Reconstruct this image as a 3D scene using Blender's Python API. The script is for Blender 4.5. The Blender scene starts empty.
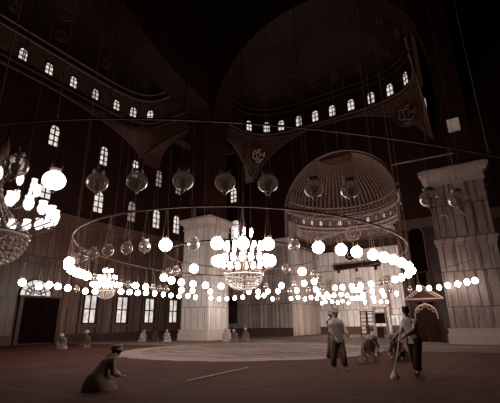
import bpy, math, random
from mathutils import Vector, Matrix, Euler
random.seed(7)
PI = math.pi
C = bpy.context.scene.collection
S = bpy.context.scene

# ------------------------------------------------------------------ materials
class NT:
    def __init__(s, name):
        s.m = bpy.data.materials.new(name); s.m.use_nodes = True
        s.n = s.m.node_tree.nodes; s.l = s.m.node_tree.links; s.n.clear()
        s.out = s.n.new('ShaderNodeOutputMaterial')
    def new(s, t, **k):
        o = s.n.new(t)
        for a, b in k.items(): setattr(o, a, b)
        return o
    def link(s, a, b): s.l.new(a, b)
    def math(s, op, a, b=None, c=None):
        o = s.new('ShaderNodeMath', operation=op)
        for i, v in enumerate((a, b, c)):
            if v is None: continue
            if isinstance(v, (int, float)): o.inputs[i].default_value = v
            else: s.link(v, o.inputs[i])
        return o.outputs[0]
    def ramp(s, f, stops):
        r = s.new('ShaderNodeValToRGB'); s.link(f, r.inputs[0])
        e = r.color_ramp.elements
        while len(e) < len(stops): e.new(0.5)
        for i, (p, c) in enumerate(stops):
            e[i].position = p; e[i].color = (c[0], c[1], c[2], 1)
        return r.outputs[0]
    def mix(s, f, a, b, mode='MIX'):
        o = s.new('ShaderNodeMix', data_type='RGBA', blend_type=mode)
        for i, v in ((0, f), (6, a), (7, b)):
            if isinstance(v, (int, float)): o.inputs[i].default_value = v
            elif isinstance(v, tuple): o.inputs[i].default_value = (v[0], v[1], v[2], 1)
            else: s.link(v, o.inputs[i])
        return o.outputs[2]
    def noise(s, vec, sc, det=4, rough=.6):
        o = s.new('ShaderNodeTexNoise'); o.inputs['Scale'].default_value = sc
        o.inputs['Detail'].default_value = det; o.inputs['Roughness'].default_value = rough
        if vec is not None: s.link(vec, o.inputs['Vector'])
        return o.outputs[0]
    def coords(s):
        tc = s.new('ShaderNodeTexCoord'); sp = s.new('ShaderNodeSeparateXYZ')
        s.link(tc.outputs['Object'], sp.inputs[0])
        return tc.outputs['Object'], sp.outputs[0], sp.outputs[1], sp.outputs[2]
    def comb(s, x, y, z=0.0):
        o = s.new('ShaderNodeCombineXYZ')
        for i, v in enumerate((x, y, z)):
            if isinstance(v, (int, float)): o.inputs[i].default_value = v
            else: s.link(v, o.inputs[i])
        return o.outputs[0]
    def bsdf(s, col, rough=.6, metal=0., spec=.3, bump=None, bstr=.3):
        b = s.new('ShaderNodeBsdfPrincipled')
        if isinstance(col, tuple): b.inputs['Base Color'].default_value = (*col[:3], 1)
        else: s.link(col, b.inputs['Base Color'])
        if isinstance(rough, (int, float)): b.inputs['Roughness'].default_value = rough
        else: s.link(rough, b.inputs['Roughness'])
        b.inputs['Metallic'].default_value = metal
        b.inputs['Specular IOR Level'].default_value = spec
        if bump is not None:
            bp = s.new('ShaderNodeBump'); bp.inputs['Strength'].default_value = bstr
            s.link(bump, bp.inputs['Height']); s.link(bp.outputs[0], b.inputs['Normal'])
        s.link(b.outputs[0], s.out.inputs[0]); return b

def simple(name, col, rough=.6, metal=0., spec=.3, var=.25, sc=3.):
    t = NT(name); v, x, y, z = t.coords()
    n = t.noise(v, sc)
    d = tuple(c * (1 - var) for c in col)
    t.bsdf(t.mix(n, d, tuple(min(1, c * (1 + var)) for c in col)), rough, metal, spec)
    return t.m

def marble(name, lo, hi, pw=1.0, ph=3.2):
    t = NT(name); v, x, y, z = t.coords()
    u = t.math('ADD', x, y)
    br = t.new('ShaderNodeTexBrick', offset=0.5, offset_frequency=2)
    br.inputs['Scale'].default_value = 1
    br.inputs['Brick Width'].default_value = pw; br.inputs['Row Height'].default_value = ph
    br.inputs['Mortar Size'].default_value = .035; br.inputs['Mortar Smooth'].default_value = .3
    br.inputs['Color1'].default_value = (.0, .0, .0, 1); br.inputs['Color2'].default_value = (1, 1, 1, 1)
    br.inputs['Mortar'].default_value = (0.5, .5, .5, 1)
    t.link(t.comb(u, z), br.inputs['Vector'])
    veins = t.noise(t.comb(t.math('MULTIPLY', u, 1.6), t.math('MULTIPLY', z, .35)), 1.8, 6, .7)
    fine = t.noise(v, 7, 5, .7)
    f = t.math('MULTIPLY_ADD', br.outputs[0], .32, t.math('MULTIPLY_ADD', veins, .9, t.math('MULTIPLY', fine, .35)))
    f = t.math('SUBTRACT', f, .42)
    col = t.ramp(f, [(0.05, lo), (.75, hi)])
    col = t.mix(br.outputs['Fac'], col, tuple(c * .35 for c in lo))
    t.bsdf(col, .38, 0, .4)
    return t.m

def ornament(name, lo, hi, sc=2.4, stripes=0.0, thr=.5):
    """painted arabesque: thin curling lines over a darker ground"""
    t = NT(name); v, x, y, z = t.coords()
    vo = t.new('ShaderNodeTexVoronoi', feature='DISTANCE_TO_EDGE'); vo.inputs['Scale'].default_value = sc
    nz = t.new('ShaderNodeTexNoise'); nz.inputs['Scale'].default_value = sc * .8
    t.link(v, nz.inputs['Vector'])
    t.link(t.mix(.25, v, nz.outputs['Color'], 'ADD'), vo.inputs['Vector'])
    a = t.math('LESS_THAN', vo.outputs[0], .10)
    v2 = t.new('ShaderNodeTexVoronoi'); v2.inputs['Scale'].default_value = sc * 2.3
    t.link(v, v2.inputs['Vector'])
    ring = t.math('LESS_THAN', t.math('ABSOLUTE', t.math('SUBTRACT', v2.outputs[0], .32)), .09)
    m = t.math('MAXIMUM', a, t.math('MULTIPLY', ring, .7))
    big = t.noise(v, .4, 2)
    m = t.math('MULTIPLY', m, t.math('MULTIPLY_ADD', big, .9, .35))
    t.bsdf(t.mix(m, lo, hi), .6, 0, .25)
    return t.m

def emit(name, col, st):
    t = NT(name); e = t.new('ShaderNodeEmission')
    e.inputs[0].default_value = (*col, 1); e.inputs[1].default_value = st
    t.link(e.outputs[0], t.out.inputs[0]); return t.m

def pane_mat(name, col, st):
    """daylight through uneven old glass"""
    t = NT(name); v, x, y, z = t.coords()
    n = t.noise(v, 1.3, 3); e = t.new('ShaderNodeEmission')
    t.link(t.ramp(n, [(.3, tuple(c * .45 for c in col)), (.6, col)]), e.inputs[0]); e.inputs[1].default_value = st
    t.link(e.outputs[0], t.out.inputs[0]); return t.m

def glass_mat(name, tint=.75, rim=.9):
    t = NT(name)
    tr = t.new('ShaderNodeBsdfTransparent'); tr.inputs[0].default_value = (tint, tint * .93, tint * .9, 1)
    gl = t.new('ShaderNodeBsdfGlossy'); gl.inputs['Roughness'].default_value = .06; gl.inputs[0].default_value = (.95, .9, .86, 1)
    df = t.new('ShaderNodeBsdfTranslucent'); df.inputs[0].default_value = (.8, .7, .64, 1)
    dd = t.new('ShaderNodeBsdfDiffuse'); dd.inputs[0].default_value = (.8, .7, .64, 1)
    ad = t.new('ShaderNodeMixShader'); t.link(df.outputs[0], ad.inputs[1]); t.link(dd.outputs[0], ad.inputs[2])
    lw = t.new('ShaderNodeLayerWeight'); lw.inputs[0].default_value = .28
    f = t.math('MULTIPLY', lw.outputs['Facing'], rim)
    m1 = t.new('ShaderNodeMixShader'); m1.inputs[0].default_value = .5
    t.link(gl.outputs[0], m1.inputs[1]); t.link(ad.outputs[0], m1.inputs[2])
    m2 = t.new('ShaderNodeMixShader'); t.link(t.math('MULTIPLY_ADD', f, 1.1, .28), m2.inputs[0])
    t.link(tr.outputs[0], m2.inputs[1]); t.link(m1.outputs[0], m2.inputs[2])
    t.link(m2.outputs[0], t.out.inputs[0]); return t.m

WARM = (1.0, .86, .78)
M = {}
M['marble_lit'] = marble('pale_alabaster_lit', (.55, .46, .42), (.95, .88, .84), .8, 2.9)  # lit copy of the hall's marble, chandelier light put into its colour
M['marble_right_shaded'] = marble('marble_half_shaded', (.11, .07, .058), (.37, .26, .225), .62, 2.2)  # same marble, dimmer light on the right pier put into the colour
M['marble_back_lit'] = marble('alabaster_mid_lit', (.24, .17, .15), (.74, .60, .55), .55, 3.6)  # same marble, moderate light on back and bay walls painted in
M['marble_left_shaded'] = marble('alabaster_shaded', (.05, .022, .015), (.185, .10, .077), .62, 3.6)  # same marble, light falloff along the left wall painted as brown
M['marble_deep_shade'] = marble('marble_deep_shaded', (.03, .010, .006), (.07, .028, .02), .7, 3.6)  # same marble, shade on the right back wall painted in
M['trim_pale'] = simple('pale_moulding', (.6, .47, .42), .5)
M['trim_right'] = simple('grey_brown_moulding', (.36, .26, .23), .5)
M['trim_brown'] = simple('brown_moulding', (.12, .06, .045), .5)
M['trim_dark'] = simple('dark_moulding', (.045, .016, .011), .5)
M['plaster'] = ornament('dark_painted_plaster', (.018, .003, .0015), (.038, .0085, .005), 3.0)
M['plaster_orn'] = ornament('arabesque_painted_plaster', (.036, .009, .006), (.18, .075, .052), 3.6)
M['drum_orn'] = ornament('painted_drum_band', (.04, .012, .008), (.22, .115, .085), 3.4)
M['gold_orn'] = ornament('gilded_arabesque', (.06, .024, .017), (.52, .36, .30), 4.5)
M['soffit'] = ornament('patterned_arch_soffit', (.16, .09, .07), (.55, .4, .34), 4.2)
M['iron'] = simple('blackened_iron', (.03, .012, .008), .5, .6)
M['iron_brown'] = simple('brown_iron_band', (.10, .045, .03), .6, .2)
M['wire'] = simple('suspension_wire_metal', (.22, .13, .1), .45, .5)
M['darkwood'] = simple('dark_wood', (.022, .007, .0045), .8, 0, .1)
M['wood'] = simple('brown_wood', (.04, .016, .011), .8, 0, .1)
M['palewood'] = simple('pale_painted_wood', (.55, .42, .37), .6)
M['door'] = simple('door_wood', (.008, .002, .0015), .9, 0, .05)
M['glass'] = glass_mat('clear_globe_glass')
M['crystal'] = simple('cut_crystal', (.8, .68, .62), .12, 0, 1.0)
M['rib'] = simple('dull_gilt_rib', (.24, .15, .12), .45)
M['lit'] = emit('lit_globe', (1, .90, .82), 36.0)
M['lit_strong'] = emit('bright_lit_globe', (1, .9, .82), 60.0)
M['lit_near'] = emit('lit_globe_soft', (1, .93, .87), 3.2)
M['flame'] = emit('lamp_filament', (1, .9, .8), 5)
M['shade'] = emit('lit_glass_shade', (1, .92, .85), 22.0)
M['shade_soft'] = emit('dim_lit_glass_shade', (1, .92, .85), 1.6)
M['bulb'] = simple('oil_cup_glass', (.7, .6, .54), .2)
M['pane'] = pane_mat('daylit_pane', (1, .88, .8), .95)
M['pane_dim'] = pane_mat('dim_pane', (1, .78, .68), .32)
M['glow_patch'] = pane_mat('soft_glow_patch', (1, .72, .6), .16)  # glowing patch for the made-up window on the right pier
M['pane_dark'] = simple('unlit_pane', (.02, .006, .004), .25)
M['bar'] = simple('window_bar', (.02, .008, .006), .6)
M['cloth_white'] = simple('white_cotton', (.42, .34, .31), .85)
M['cloth_grey'] = simple('grey_brown_cotton', (.15, .095, .08), .85)
M['cloth_dark'] = simple('dark_wool', (.03, .012, .008), .9)
M['cloth_brown'] = simple('brown_wool', (.07, .034, .026), .9)
M['cloth_lightened'] = simple('lightened_brown_cotton', (.24, .14, .115), .9)  # robe colour lightened because the kneeling figure is back-lit
M['skin'] = simple('skin', (.3, .17, .12), .6)
M['hair'] = simple('hair', (.02, .008, .006), .7)
M['lettering'] = simple('gilded_lettering', (.75, .55, .46), .5)
M['roundel_ground'] = simple('roundel_ground', (.05, .018, .012), .6)

def carpet():
    t = NT('carpet_pile'); v, x, y, z = t.coords()
    # woven runs across the hall, a large ring shaped medallion below the lamps
    sx = t.math('SUBTRACT', x, -12.3); sy = t.math('SUBTRACT', y, 19.2)
    r = t.math('SQRT', t.math('ADD', t.math('MULTIPLY', sx, sx), t.math('MULTIPLY', sy, sy)))
    rn = t.math('ADD', r, t.math('MULTIPLY', t.noise(v, .9, 3), .9))
    run = t.new('ShaderNodeTexBrick', offset=.35); run.inputs['Scale'].default_value = 1
    run.inputs['Brick Width'].default_value = 5.2; run.inputs['Row Height'].default_value = 2.6
    run.inputs['Mortar Size'].default_value = .07
    run.inputs['Color1'].default_value = (0, 0, 0, 1); run.inputs['Color2'].default_value = (1, 1, 1, 1)
    t.link(t.comb(x, y), run.inputs['Vector'])
    n1 = t.noise(v, .55, 4); n2 = t.noise(v, 5, 5, .7)
    base = t.ramp(t.math('MULTIPLY_ADD', n2, .55, t.math('MULTIPLY', n1, .5)), [(.3, (.038, .0125, .008)), (.75, (.088, .032, .023))])
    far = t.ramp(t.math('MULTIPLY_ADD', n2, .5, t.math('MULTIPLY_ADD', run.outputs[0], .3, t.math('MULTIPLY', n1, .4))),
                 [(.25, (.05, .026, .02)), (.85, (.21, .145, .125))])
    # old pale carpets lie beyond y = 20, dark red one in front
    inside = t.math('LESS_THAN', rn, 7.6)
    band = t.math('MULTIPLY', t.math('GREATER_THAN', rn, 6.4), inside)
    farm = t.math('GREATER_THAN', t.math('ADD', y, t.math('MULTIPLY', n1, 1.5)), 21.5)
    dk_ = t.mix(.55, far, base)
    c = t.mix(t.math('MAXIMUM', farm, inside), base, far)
    c = t.mix(t.math('MULTIPLY', inside, t.math('GREATER_THAN', t.noise(t.comb(t.math('MULTIPLY', x, .35), y), 1.1, 4), .52)), c, dk_)
    w = t.new('ShaderNodeTexWave', wave_type='BANDS', bands_direction='Y'); w.inputs['Scale'].default_value = .35
    w.inputs['Distortion'].default_value = 5; w.inputs['Detail'].default_value = 2
    t.link(v, w.inputs['Vector'])
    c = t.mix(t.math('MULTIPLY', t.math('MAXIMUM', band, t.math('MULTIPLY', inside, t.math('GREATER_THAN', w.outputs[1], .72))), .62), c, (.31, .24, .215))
    c = t.mix(t.math('MULTIPLY', run.outputs['Fac'], .25), c, (.12, .07, .055))
    t.bsdf(c, .95, 0, .04, n2, .2)
    return t.m
M['carpet'] = carpet()

# ------------------------------------------------------------------ mesh builder
class MB:
    def __init__(s): s.v = []; s.f = []
    def add(s, vs, fs):
        b = len(s.v); s.v += [tuple(p) for p in vs]; s.f += [tuple(b + i for i in f) for f in fs]; return s
    def box(s, x0, x1, y0, y1, z0, z1):
        return s.add([(x, y, z) for z in (z0, z1) for y in (y0, y1) for x in (x0, x1)],
                     [(0, 2, 3, 1), (4, 5, 7, 6), (0, 1, 5, 4), (2, 6, 7, 3), (0, 4, 6, 2), (1, 3, 7, 5)])
    def tube(s, pts, r, n=6, closed=False):
        P = [Vector(p) for p in pts]; N = len(P); rings = []
        rs = r if isinstance(r, (list, tuple)) else [r] * N
        for i, p in enumerate(P):
            a = P[(i - 1) % N] if (closed or i > 0) else p
            b = P[(i + 1) % N] if (closed or i < N - 1) else p
            d = (b - a).normalized()
            up = Vector((0, 0, 1)) if abs(d.z) < .9 else Vector((1, 0, 0))
            e1 = d.cross(up).normalized(); e2 = d.cross(e1)
            rings.append([p + (e1 * math.cos(2 * PI * k / n) + e2 * math.sin(2 * PI * k / n)) * rs[i] for k in range(n)])
        vs = [q for R in rings for q in R]; fs = []
        for i in range(N if closed else N - 1):
            j = (i + 1) % N
            for k in range(n):
                l = (k + 1) % n; fs.append((i * n + k, i * n + l, j * n + l, j * n + k))
        if not closed:
            fs.append(tuple(range(n))[::-1]); fs.append(tuple((N - 1) * n + k for k in range(n)))
        return s.add(vs, fs)
    def band(s, pts, hw, hh, closed=False):
        """flat iron band of rectangular section following pts"""
        P = [Vector(p) for p in pts]; N = len(P); vs = []; fs = []
        for i, p in enumerate(P):
            a = P[(i - 1) % N] if (closed or i > 0) else p
            b = P[(i + 1) % N] if (closed or i < N - 1) else p
            d = (b - a); d.z = 0; d.normalize(); e = Vector((d.y, -d.x, 0))
            for q in (e * hw + Vector((0, 0, hh)), -e * hw + Vector((0, 0, hh)), -e * hw - Vector((0, 0, hh)), e * hw - Vector((0, 0, hh))):
                vs.append(p + q)
        for i in range(N if closed else N - 1):
            j = (i + 1) % N
            for k in range(4):
                l = (k + 1) % 4; fs.append((i * 4 + k, i * 4 + l, j * 4 + l, j * 4 + k))
        if not closed: fs += [(3, 2, 1, 0), tuple((N - 1) * 4 + k for k in range(4))]
        return s.add(vs, fs)
    def lathe(s, prof, c=(0, 0, 0), n=16, caps=True):
        vs = []; fs = []
        for (r, z) in prof:
            for k in range(n):
                a = 2 * PI * k / n; vs.append((c[0] + r * math.cos(a), c[1] + r * math.sin(a), c[2] + z))
        for i in range(len(prof) - 1):
            for k in range(n):
                l = (k + 1) % n; fs.append((i * n + k, i * n + l, (i + 1) * n + l, (i + 1) * n + k))
        if caps:
            fs.append(tuple(range(n))[::-1]); fs.append(tuple((len(prof) - 1) * n + k for k in range(n)))
        return s.add(vs, fs)
    def sphere(s, c, r, n=12, m=8, sx=1, sy=1, sz=1):
        prof = [(max(1e-4, r * math.sin(PI * i / m)), -r * math.cos(PI * i / m)) for i in range(m + 1)]
        b = len(s.v); s.lathe(prof, (0, 0, 0), n)
        for i in range(b, len(s.v)):
            x, y, z = s.v[i]; s.v[i] = (c[0] + x * sx, c[1] + y * sy, c[2] + z * sz)
        return s
    def build(s, name, mat, parent=None, smooth=False, loc=None):
        me = bpy.data.meshes.new(name); me.from_pydata([Vector(p) for p in s.v], [], s.f)
        me.update(); me.validate()
        o = bpy.data.objects.new(name, me); C.objects.link(o); me.materials.append(M[mat] if isinstance(mat, str) else mat)
        if smooth:
            for p in me.polygons: p.use_smooth = True
        if parent is not None: o.parent = parent
        if loc is not None: o.location = loc
        return o

def T_apply(mb, T):
    mb.v = [tuple(T(*p)) for p in mb.v]; return mb

def struct(o): o['kind'] = 'structure'; return o
def tag(o, label, cat, group=None):
    o['label'] = label; o['category'] = cat
    if group: o['group'] = group
    return o
def thing(name, label, cat, loc=(0, 0, 0), rz=0, group=None):
    o = bpy.data.objects.new(name, None); C.objects.link(o); o.empty_display_size = .2
    o.location = loc; o.rotation_euler = (0, 0, rz); return tag(o, label, cat, group)
def copy_tree(o, parent=None):
    c = o.copy(); C.objects.link(c)
    if parent is not None: c.parent = parent
    for ch in list(o.children): copy_tree(ch, c)
    return c

# ------------------------------------------------------------------ dimensions
XL, YB = -33.0, 41.0            # left wall, back wall
XR, YF = 9.0, -4.0              # right wall, wall behind the photographer
HD = 11.0                       # top of the alabaster cladding
NX0, NX1, NY = -20.3, -7.7, 49.0  # recessed bay
PY0, PY1 = 27.9, 31.0           # far piers

def arch_wall(name, mat, axis, c0, c1, a0, a1, low, z1, n=48, soffit=None, z_in=None):
    """wall in the plane axis=c0..c1, running a0..a1, open below the curve low(a)"""
    mb = MB(); sf = MB()
    P = (lambda c, a, z: (c, a, z)) if axis == 'x' else (lambda c, a, z: (a, c, z))
    A = [a0 + (a1 - a0) * i / n for i in range(n + 1)]
    for i in range(n):
        p, q = A[i], A[i + 1]; zp, zq = low(p), low(q)
        for c in (c0, c1): mb.add([P(c, p, zp), P(c, q, zq), P(c, q, z1), P(c, p, z1)], [(0, 1, 2, 3)])
        tgt = sf if soffit else mb
        tgt.add([P(c0, p, zp), P(c1, p, zp), P(c1, q, zq), P(c0, q, zq)], [(0, 1, 2, 3)])
    mb.add([P(c0, a0, z1), P(c1, a0, z1), P(c1, a1, z1), P(c0, a1, z1)], [(0, 1, 2, 3)])
    mb.add([P(c0, a0, low(a0)), P(c1, a0, low(a0)), P(c1, a0, z1), P(c0, a0, z1)], [(0, 1, 2, 3)])
    mb.add([P(c0, a1, low(a1)), P(c1, a1, low(a1)), P(c1, a1, z1), P(c0, a1, z1)], [(0, 1, 2, 3)])
    o = struct(mb.build(name, mat))
    if soffit: sf.build('soffit', soffit, o)
    return o

def semi(a, a0, a1, zs, zc, p=2.0):
    m = (a0 + a1) / 2; h = (a1 - a0) / 2; t = min(1, abs((a - m) / h))
    return zs + (zc - zs) * (1 - t ** p) ** .5

# ------------------------------------------------------------------ floor, walls, ceiling
struct(MB().box(XL - .4, XR + .4, YF - .4, NY + .4, -.3, 0).build('floor', 'carpet'))
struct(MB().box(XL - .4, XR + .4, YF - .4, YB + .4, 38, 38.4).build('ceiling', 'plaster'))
struct(MB().box(XL - .4, XL, YF, YB, 0, HD).build('wall_left', 'marble_left_shaded'))
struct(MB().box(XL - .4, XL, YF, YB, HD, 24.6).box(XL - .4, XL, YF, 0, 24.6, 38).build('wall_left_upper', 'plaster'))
struct(MB().box(XL, NX0, YB, YB + .5, 0, HD).build('wall_back_left', 'marble_back_lit'))
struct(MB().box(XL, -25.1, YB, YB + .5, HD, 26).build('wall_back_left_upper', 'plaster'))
struct(MB().box(NX1, XR, YB, YB + .5, 0, HD).build('wall_back_right', 'marble_deep_shade'))
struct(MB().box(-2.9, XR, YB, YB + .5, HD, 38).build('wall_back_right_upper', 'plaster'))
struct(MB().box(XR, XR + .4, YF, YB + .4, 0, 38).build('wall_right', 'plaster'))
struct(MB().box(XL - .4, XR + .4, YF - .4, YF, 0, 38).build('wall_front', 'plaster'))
# bay walls
struct(MB().box(NX0 - .4, NX0, YB + .5, NY, 0, 13.6).build('wall_bay_left', 'marble_back_lit'))
struct(MB().box(NX1, NX1 + .4, YB + .5, NY, 0, 13.6).build('wall_bay_right', 'marble_back_lit'))
struct(MB().box(NX0 - .4, NX1 + .4, NY, NY + .4, 0, HD).build('wall_bay_back', 'marble_lit'))
struct(MB().box(NX0 - .4, NX1 + .4, NY, NY + .4, HD, 14.4).build('wall_bay_back_upper', 'gold_orn'))
# wall above the bay opening (front face of the shell)
arch_wall('wall_bay_front', 'plaster', 'y', YB, YB + .5, -25.1, -2.9,
          lambda a: HD + .0 if (a < -20.9 or a > -6.8) else semi(a, -20.95, -6.75, 14.0, 21.2), 26.2, 160, 'soffit')

# cornices and plinths
def cornice(name, mat, boxes):
    mb = MB()
    for b in boxes: mb.box(*b)
    return struct(mb.build(name, mat))
def run_y(x, s, y0, y1, z):   # moulding on a wall facing s along x
    out = []
    for d, za, zb in ((.18, -.55, -.35), (.10, -.35, .0), (.34, .0, .16), (.48, .16, .36)):
        a, b = sorted((x, x + s * d)); out.append((a, b, y0, y1, z + za, z + zb))
    return out
def run_x(y, s, x0, x1, z):
    out = []
    for d, za, zb in ((.18, -.55, -.35), (.10, -.35, .0), (.34, .0, .16), (.48, .16, .36)):
        a, b = sorted((y, y + s * d)); out.append((x0, x1, a, b, z + za, z + zb))
    return out
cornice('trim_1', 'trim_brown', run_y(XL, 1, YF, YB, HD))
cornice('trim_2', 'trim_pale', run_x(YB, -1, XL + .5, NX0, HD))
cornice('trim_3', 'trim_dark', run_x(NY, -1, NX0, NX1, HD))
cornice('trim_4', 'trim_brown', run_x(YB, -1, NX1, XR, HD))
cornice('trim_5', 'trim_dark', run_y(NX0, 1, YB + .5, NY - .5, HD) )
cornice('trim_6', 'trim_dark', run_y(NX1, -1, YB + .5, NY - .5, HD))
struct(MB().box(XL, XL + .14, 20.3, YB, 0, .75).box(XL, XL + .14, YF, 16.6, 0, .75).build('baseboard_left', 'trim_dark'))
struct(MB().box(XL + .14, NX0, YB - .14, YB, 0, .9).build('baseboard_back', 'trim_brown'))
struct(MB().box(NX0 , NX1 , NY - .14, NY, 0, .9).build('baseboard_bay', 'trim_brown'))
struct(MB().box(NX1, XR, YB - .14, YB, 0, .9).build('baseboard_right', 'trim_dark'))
# flat pilaster strips on the left wall, between the windows
mb = MB()
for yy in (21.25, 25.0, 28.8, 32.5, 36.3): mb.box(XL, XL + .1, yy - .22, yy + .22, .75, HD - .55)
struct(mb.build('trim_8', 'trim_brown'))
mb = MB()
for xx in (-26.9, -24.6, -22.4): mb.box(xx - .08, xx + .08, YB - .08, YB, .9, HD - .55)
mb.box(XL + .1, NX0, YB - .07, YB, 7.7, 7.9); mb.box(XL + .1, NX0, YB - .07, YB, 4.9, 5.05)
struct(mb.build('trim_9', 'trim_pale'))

# ------------------------------------------------------------------ windows
def window(name, axis, c, s, a, z0, w, h, pane='pane', arched=True, cols=2, rows=3, parent=None, T=None, fw=.07, lit=None, frame='bar'):
    """axis 'x': wall plane x=c facing +s; a = position along the wall"""
    P = (lambda d, u, z: (c + s * d, a + u, z)) if axis == 'x' else (lambda d, u, z: (a + u, c + s * d, z))
    if T: P = T
    hw = w / 2; zr = z0 + h - (hw if arched else 0)
    out = [(-hw, z0), (hw, z0)]
    n = 10
    if arched: out += [(hw * math.cos(PI * k / n), zr + hw * math.sin(PI * k / n)) for k in range(n + 1)]
    else: out += [(hw, z0 + h), (-hw, z0 + h)]
    fr = MB()
    # frame border as a closed prism ring
    N = len(out); cx, cz = 0, z0 + h / 2
    inn = []
    for (u, z) in out:
        inn.append((u - fw * (1 if u > 0 else -1) * (1 if abs(u) > 1e-3 else 0), z + (fw if z <= z0 + 1e-6 else (-fw if z > zr - 1e-6 else 0))))
    vs = []
    for (u, z), (iu, iz) in zip(out, inn):
        vs += [P(.0, u, z), P(.12, u, z), P(.12, iu, iz), P(.0, iu, iz)]
    fs = []
    for i in range(N):
        j = (i + 1) % N
        for k in range(4):
            l = (k + 1) % 4; fs.append((i * 4 + k, j * 4 + k, j * 4 + l, i * 4 + l))
    fr.add(vs, fs)
    def bar(u0, u1, za, zb):
        fr.add([P(d, u, z) for z in (za, zb) for d in (.03, .10) for u in (u0, u1)],
               [(0, 2, 3, 1), (4, 5, 7, 6), (0, 1, 5, 4), (2, 6, 7, 3), (0, 4, 6, 2), (1, 3, 7, 5)])
    for k in range(1, cols):
        u = -hw + w * k / cols; bar(u - fw * .45, u + fw * .45, z0, z0 + h - .04)
    zt = zr if arched else z0 + h
    for k in range(1, rows + (1 if arched else 0)):
        z = z0 + (zt - z0) * k / rows; bar(-hw, hw, z - fw * .45, z + fw * .45)
    f = fr.build(name, frame, parent)
    if parent is None: struct(f)
    pn = MB(); pn.add([P(.02, u, z) for u, z in out], [tuple(range(N))]); pn.build('pane', pane, f)
    return f

k = 1
for i in range(4):
    window('window_%d' % k, 'x', XL, 1, 23.3 + 3.75 * i, 1.55, 1.5, 2.75, arched=False, rows=2, fw=.13); k += 1
for i, yy in enumerate((17.35, 22.9, 27.2, 30.95, 34.4)):
    window('window_%d' % k, 'x', XL, 1, yy, 12.3, 1.25, 2.5, rows=3, pane='pane' if i != 2 else 'pane_dim', fw=.1); k += 1
    window('window_%d' % k, 'x', XL, 1, yy, 17.5, 1.15, 2.4, rows=3, pane='pane' if i < 3 else 'pane_dim', fw=.12); k += 1
window('window_%d' % k, 'y', YB, -1, -28.35, 12.0, 1.45, 2.9, rows=3, fw=.06); k += 1
window('window_%d' % k, 'y', YB, -1, -28.6, 17.3, 1.2, 2.4, rows=3, fw=.12); k += 1
window('window_%d' % k, 'y', YB, -1, -28.7, 1.45, 1.3, 3.2, pane='pane_dark', arched=False, rows=2, fw=.12, frame='trim_dark'); k += 1
window('window_%d' % k, 'y', PY0 + .12, -1, -.55, 14.0, .85, 1.15, pane='glow_patch', arched=False, cols=1, rows=1, fw=.04); k += 1  # made-up window on the pier shaft, imitating a soft glow
window('window_%d' % k, 'y', YB, -1, -3.1, 22.2, .42, 2.6, arched=False, cols=2, rows=1, fw=.07); k += 1
window('window_%d' % k, 'y', NY, -1, -10.6, .95, 1.35, 1.25, arched=False, rows=1, cols=3, fw=.05); k += 1
# marble surrounds for the lower left windows
mb = MB()
for i in range(4):
    yy = 23.3 + 3.75 * i
    for s_ in (-1, 1): mb.box(XL, XL + .16, yy + s_ * .98 - .13, yy + s_ * .98 + .13, .75, 4.75)
    mb.box(XL, XL + .2, yy - 1.2, yy + 1.2, 4.75, 4.98); mb.box(XL, XL + .22, yy - 1.15, yy + 1.15, 1.25, 1.5)
struct(mb.build('trim_10', 'trim_brown'))

# left door and its lit fanlight
d = MB(); d.box(XL, XL + .16, 16.95, 18.45, .1, 3.7); d.box(XL, XL + .16, 18.5, 20.0, .1, 3.7)
for y0 in (16.95, 18.5):
    for z0, z1 in ((.3, 1.5), (1.7, 3.4)):
        d.box(XL + .16, XL + .2, y0 + .18, y0 + 1.3, z0, z1)
do = struct(d.build('door_1', 'door'))
f = MB()
for y0, y1 in ((16.65, 16.95), (20.0, 20.35)): f.box(XL, XL + .3, y0, y1, 0, 3.85)
f.box(XL, XL + .34, 16.6, 20.4, 3.7, 3.85)
f.build('door_frame', 'trim_dark', do)
fan = MB(); n = 20; cy, cz, rr = 17.95, 3.88, 1.35
arc = [(cy + rr * math.cos(PI * i / n), cz + rr * math.sin(PI * i / n)) for i in range(n + 1)]
fan.add([(XL + .03, y, z) for y, z in arc], [tuple(range(n + 1))])
fb = MB(); fb.tube([(XL + .08, y, z) for y, z in arc], .07, 5)
for r_, nn in ((.45, 5), (.9, 9)):
    fb.tube([(XL + .08, cy + r_ * math.cos(PI * i / 12), cz + r_ * math.sin(PI * i / 12)) for i in range(13)], .035, 4)
for q in range(1, 8):
    a = PI * q / 8; fb.tube([(XL + .08, cy + .2 * math.cos(a), cz + .2 * math.sin(a)), (XL + .08, cy + rr * math.cos(a), cz + rr * math.sin(a))], .035, 4)
for q in range(7):
    a = PI * (q + .5) / 7; cc = (cy + .68 * math.cos(a), cz + .68 * math.sin(a))
    fb.tube([(XL + .08, cc[0] + .17 * math.cos(t_), cc[1] + .17 * math.sin(t_)) for t_ in [2 * PI * u / 8 for u in range(8)]], .03, 4, True)
fo = struct(fb.build('window_%d' % k, 'bar')); k += 1
fan.build('pane', 'pane', fo)
# pale curtain panel right of the door
struct(MB().box(XL, XL + .12, 20.45, 21.0, 2.9, 5.0).build('trim_11', 'trim_brown'))

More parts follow.
